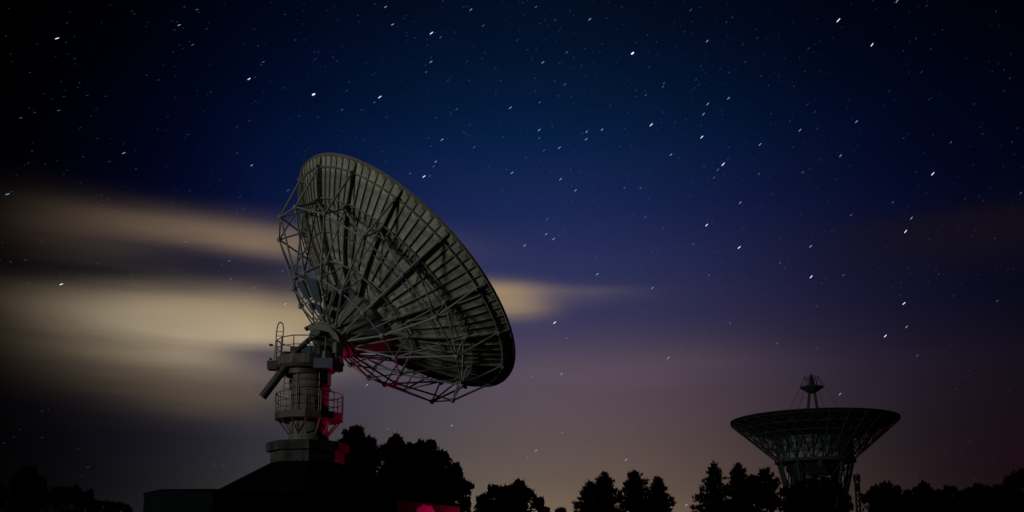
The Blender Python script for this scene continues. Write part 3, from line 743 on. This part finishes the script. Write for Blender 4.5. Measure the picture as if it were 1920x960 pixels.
GB = 'trees behind the near telescope'; GL = 'trees at the left edge'; GC = 'pines on the horizon between the telescopes'; GR = 'trees along the right edge'; GF = 'trees in front of the distant telescope'
broad([(54, 890, 19), (40, 908, 22), (70, 910, 20), (54, 935, 36)], 110, 'round topped dark tree standing highest at the far left edge', 11, grp=GL)
broad([(110, 930, 22), (132, 928, 20), (160, 938, 22), (178, 950, 16)], 118, 'low bushy tree right of the round topped one at far left', 12, grp=GL)
broad([(205, 952, 14), (222, 950, 11), (240, 958, 9)], 122, 'smallest low bush beside the left corner of the building', 13, grp=GL, kind='bush', cat='bush')
broad([(4, 928, 14), (-14, 925, 24)], 105, 'dark tree cut by the left edge of the picture', 14, grp=GL)
broad([(664, 818, 25), (650, 836, 22), (684, 838, 26), (640, 856, 20), (698, 862, 24), (668, 872, 42), (655, 910, 50), (632, 855, 12), (618, 850, 9)], 82, 'tall knobbly pine close behind the red lit plinth', 21, leaf=.12, dens=1.2, grp=GB)
broad([(742, 832, 20), (722, 846, 18), (768, 842, 16), (788, 838, 15), (807, 836, 15), (828, 858, 18), (852, 886, 20), (866, 915, 20), (870, 942, 16), (752, 866, 42), (800, 876, 44), (825, 912, 50), (740, 915, 55), (780, 940, 60)], 78, 'broad domed pine with a ragged right side behind the near telescope', 22, leaf=.12, dens=1.2, grp=GB)
broad([(972, 912, 17), (928, 922, 17), (905, 938, 14), (950, 928, 22), (990, 926, 15), (1008, 944, 14), (1020, 958, 13), (960, 950, 40), (915, 960, 30)], 92, 'wide low tree with a small knob on top right of the domed pine', 23, leaf=.13, grp=GB)
broad([(1052, 957, 6), (1046, 962, 8), (1058, 960, 5)], 96, 'tiny bush top right of the wide low tree', 24, leaf=.10, grp=GB, kind='bush', cat='bush')
pine(1134, 886, 96, 34, 945, 'leftmost pointed pine of the three in the middle of the horizon', 31, GC, .92, 1.25)
pine(1106, 902, 99, 22, 945, 'short pine leaning against the leftmost pointed pine of the middle three', 32, GC, .9, 1.2)
pine(1191, 882, 95, 33, 940, 'middle and tallest pine of the three in the middle of the horizon', 33, GC, .8, 1.4)
pine(1235, 895, 100, 28, 945, 'right pine of the three in the middle of the horizon', 34, GC, .92, 1.25)
pine(1341, 868, 96, 37, 945, 'tall open branched pine left of the distant telescope', 35, GF, .9, 1.0)
pine(1388, 871, 104, 27, 930, 'dense narrow pine between the open pine and the distant telescope', 36, GF, .75, 1.5)
broad([(1435, 893, 15), (1415, 902, 15), (1450, 908, 13), (1425, 925, 30), (1400, 920, 22), (1448, 940, 20)], 108, 'rounded tree touching the left leg of the distant telescope', 37, leaf=.14, grp=GF)
broad([(1475, 922, 14), (1500, 916, 14), (1525, 908, 15), (1550, 906, 14), (1570, 920, 13), (1585, 936, 12), (1592, 950, 9), (1530, 945, 40), (1490, 950, 30)], 140, 'wide dark tree in front of the foot of the distant telescope', 38, leaf=.16, grp=GF)
broad([(1640, 920, 13), (1660, 916, 14), (1680, 922, 13), (1625, 934, 12), (1655, 945, 30), (1690, 950, 25)], 130, 'round bushy tree just right of the lattice mast', 41, leaf=.15, grp=GR)
broad([(1733, 914, 15), (1722, 922, 12), (1745, 926, 12), (1732, 948, 28)], 125, 'tree with a square knob top in the right row', 42, leaf=.15, grp=GR)
broad([(1783, 920, 12), (1770, 930, 12), (1798, 930, 12), (1785, 950, 24)], 128, 'low tree in the gap of the right row', 43, leaf=.15, grp=GR)
broad([(1835, 917, 14), (1815, 926, 13), (1855, 922, 14), (1838, 948, 32)], 120, 'tree next to the tall one at the right edge', 44, leaf=.15, grp=GR)
broad([(1703, 924, 9), (1694, 934, 10), (1712, 934, 9), (1704, 950, 16)], 134, 'low dark bush between the round tree and the square topped one in the right row', 46, leaf=.15, grp=GR, kind='bush', cat='bush')
broad([(1762, 926, 9), (1756, 938, 11), (1768, 944, 12), (1760, 955, 14)], 136, 'small bush joining the square topped tree to the low tree in the right row', 47, leaf=.15, grp=GR, kind='bush', cat='bush')
broad([(1808, 928, 9), (1812, 940, 12), (1806, 952, 16)], 131, 'small bush between the low tree and its taller right neighbour', 48, leaf=.15, grp=GR, kind='bush', cat='bush')
broad([(1918, 896, 20), (1895, 910, 18), (1875, 922, 16), (1935, 900, 26), (1900, 945, 36)], 112, 'tall tree cut by the right edge of the picture', 45, leaf=.15, grp=GR)

# ------------------------------------------------------------------ stars
STARS = """107,72,2 39,221,1.3 65,211,1 110,207,1.2 140,110,.7 126,43,.5 336,47,1.6 327,56,1 346,13,.8 369,18,1.3 387,54,.7 361,84,1.2 297,150,.8 275,141,.5 395,173,.8 467,148,2 494,116,1.2 588,177,4 554,75,.9 534,27,.6 596,220,.9 561,218,.8 468,226,.9 444,238,.8 444,287,1 472,310,1.6 232,287,1.7 205,303,1 156,294,.7 255,317,.7 120,181,.6 56,136,.5 164,179,.5 590,97,.6 624,107,.8 632,114,.7 531,165,.6 723,13,1.7 736,46,1.9 703,8,.8 671,29,.6 809,62,2.4 826,70,1.4 779,71,1 801,85,.9 808,108,1 808,116,1.8 799,135,1.4 883,18,1.5 906,48,1.3 980,6,.8 1005,13,1.3 1106,36,1.7 1063,98,1.4 1018,117,1.8 1186,100,4 970,75,.9 909,99,.7 929,128,.8 840,151,1 939,151,.8 1003,147,.9 1004,171,.9 1012,192,1.3 1040,152,.9 1059,158,1.4 1047,180,1 1144,198,1 1192,169,.9 1211,178,1.1 1192,80,.8 1214,66,.8 1231,79,.7 1245,156,1.1 1243,163,1.1 1217,126,.7 1221,234,2 1244,210,.9 1129,243,1.8 1100,247,1.5 1099,261,1.6 1092,250,.8 1011,244,1.6 1011,259,1.4 1049,277,1.7 1020,282,1.1 986,296,1 957,202,1.9 856,205,1.2 845,213,1 818,221,1 880,151,.7 829,262,1.9 869,247,1 889,276,1.1 943,257,1 817,303,1.5 813,312,1.3 804,259,.9 808,274,.9 712,182,2.1 702,192,1.4 725,220,.9 678,206,1 641,206,1.2 650,170,1 655,154,.9 723,303,.9 1258,290,1.7 1163,274,.8 1070,317,.8 795,331,2.2 769,325,1.4 806,330,1.3 1295,19,1.1 1373,33,1 1362,42,.7 1326,77,1.6 1392,84,.7 1420,71,.9 1572,38,2.8 1635,84,2.3 1682,2,1.8 1516,91,1 1717,72,.9 1745,92,.8 1728,135,1 1509,134,.7 1366,184,1.8 1397,116,.8 1367,136,1 1350,130,.7 1305,149,.9 1302,165,.7 1327,195,1.8 1319,214,1.7 1316,257,2 1500,244,1.9 1514,196,1 1528,210,.8 1606,228,1.8 1481,227,.7 1533,241,.9 1425,271,1.5 1356,308,2.4 1346,318,1.4 1320,311,.8 1367,276,.8 1576,292,1.5 1536,300,.7 1489,162,.7 1667,171,.6 1694,259,.7 1783,267,1.2 1842,251,.8 1741,187,.6 1883,131,.5 1908,240,.4 960,324,1.9 1051,336,1.6 1079,357,1.7 1073,378,.9 1171,352,1.3 1201,353,1.2 1026,411,1.2 1024,439,1.6 1038,448,1.7 984,460,1.8 1210,407,1.4 1188,402,.9 1388,380,1.5 1325,422,2 1386,464,2.4 1243,428,1 1300,458,1.1 1223,471,1 1120,514,1.8 1223,540,1.5 1202,501,.9 1329,516,1.1 1134,536,.9 1040,605,2.3 1062,634,1.3 1210,583,1 1369,606,1.1 1253,671,1.6 1053,701,1.6 999,706,1.1 1030,676,.9 1305,667,.9 1055,811,1.3 1339,333,1.1 960,558,1 995,592,1 1749,326,2.4 1914,362,1.3 1674,379,1.3 1709,409,1.6 1698,434,2.2 1520,462,1.9 1521,519,2.1 1463,493,1.2 1596,403,1.2 1581,516,1.2 1532,574,1 1695,569,2.2 1700,613,1.7 1660,630,2.1 1720,667,1.4 1870,564,1.2 1760,514,1 1457,644,1.4 1531,654,.8 1575,739,1.7 1423,326,1.2 1505,323,1.2 1443,699,.9 1865,447,.7 14,364,1.9 115,533,2.2 348,453,1.4 430,489,1.3 433,523,1.2 444,400,1 476,540,1.2 535,570,1.6 530,508,1.1 540,357,1.4 184,494,.9 412,652,1 395,714,1 20,491,.8 48,488,.8 455,432,1 495,447,.9 415,497,.7 1005,845,1.6 989,858,1.1 1174,862,1.5 1287,947,1.9 1194,850,.9 954,891,1 1283,862,.7 165,876,.9 419,873,1 847,798,1.5 739,810,1.3 727,804,1.1 688,722,1.6 895,586,1.2"""
SD = 2500.0
def star_mat(name, c, s):
    m = bpy.data.materials.new(name); m.use_nodes = True; t = m.node_tree; t.nodes.clear(); h = G(t)
    e = h.n('ShaderNodeEmission'); e.inputs[0].default_value = c + (1,); e.inputs[1].default_value = s
    tr = h.n('ShaderNodeBsdfTransparent'); ad = h.n('ShaderNodeAddShader'); o = h.n('ShaderNodeOutputMaterial')
    h.link(e.outputs[0], ad.inputs[0]); h.link(tr.outputs[0], ad.inputs[1]); h.link(ad.outputs[0], o.inputs[0])
    m.cycles.emission_sampling = 'NONE'; return m
smats = [star_mat('star_faint', (.10, .32, .95), .045), star_mat('star_dim', (.16, .40, 1.0), .075), star_mat('star_blue', (.25, .50, 1.0), .15),
         star_mat('star_pale', (.38, .62, 1.0), .34), star_mat('star_white', (.78, .89, 1.0), .7)]
sv, sf, si = [], [], []
def star(px, py, mag, mi, ln=None, wd=None):
    d = ray(px, py).normalized(); c = EYE + d * SD; up = Vector((0, 0, 1)); x = d.cross(up).normalized(); y = x.cross(d)
    ang = R(29 + 17 * px / 1920 + rnd.uniform(-4, 4))        # the sky turns: every star is drawn out along its own arc
    L = (ln or 1.9 + 1.35 * mag) * rnd.uniform(.9, 1.1) * SD / FPX * .72; Wd = (wd or .8 + .36 * mag) * SD / FPX * .36
    u = x * math.cos(ang) + y * math.sin(ang); w = y * math.cos(ang) - x * math.sin(ang)
    o = len(sv); n = 6
    ringp = [c + (u * (L * .62 * s1) + (w * math.cos(2 * math.pi * i / n) + d * math.sin(2 * math.pi * i / n)) * Wd * .9) for s1 in (-1, 1) for i in range(n)]
    sv.extend([tuple(p) for p in ringp] + [tuple(c - u * L), tuple(c + u * L)])
    for i in range(n):
        j = (i + 1) % n; sf.append((o + i, o + j, o + n + j, o + n + i)); si.append(mi)
        sf.append((o + j, o + i, o + 2 * n)); si.append(mi); sf.append((o + n + i, o + n + j, o + 2 * n + 1)); si.append(mi)
for t in STARS.split():
    px, py, mg = (float(v) for v in t.split(','))
    if mg > 3: star(px, py, mg, 4, 4.6, 3.6)
    else: star(px, py, mg, 4 if mg >= 2.0 else 3 if mg >= 1.5 else 2 if mg >= 1.1 else 1)
for i in range(2600):
    px, py = rnd.uniform(-500, 2420), rnd.uniform(-500, 980)
    if rnd.random() < .35: px = rnd.gauss(1000, 300)
    if py > 560 and rnd.random() < .6: continue
    star(px, py, rnd.uniform(.2, .7), 0 if rnd.random() < .75 else 1)
me = bpy.data.meshes.new('stars'); me.from_pydata(sv, [], sf)
for m in smats: me.materials.append(m)
me.polygons.foreach_set('material_index', si); me.update()
tag(link('stars', me), kind='stuff', label='short slanting streaks of stars over the whole night sky')
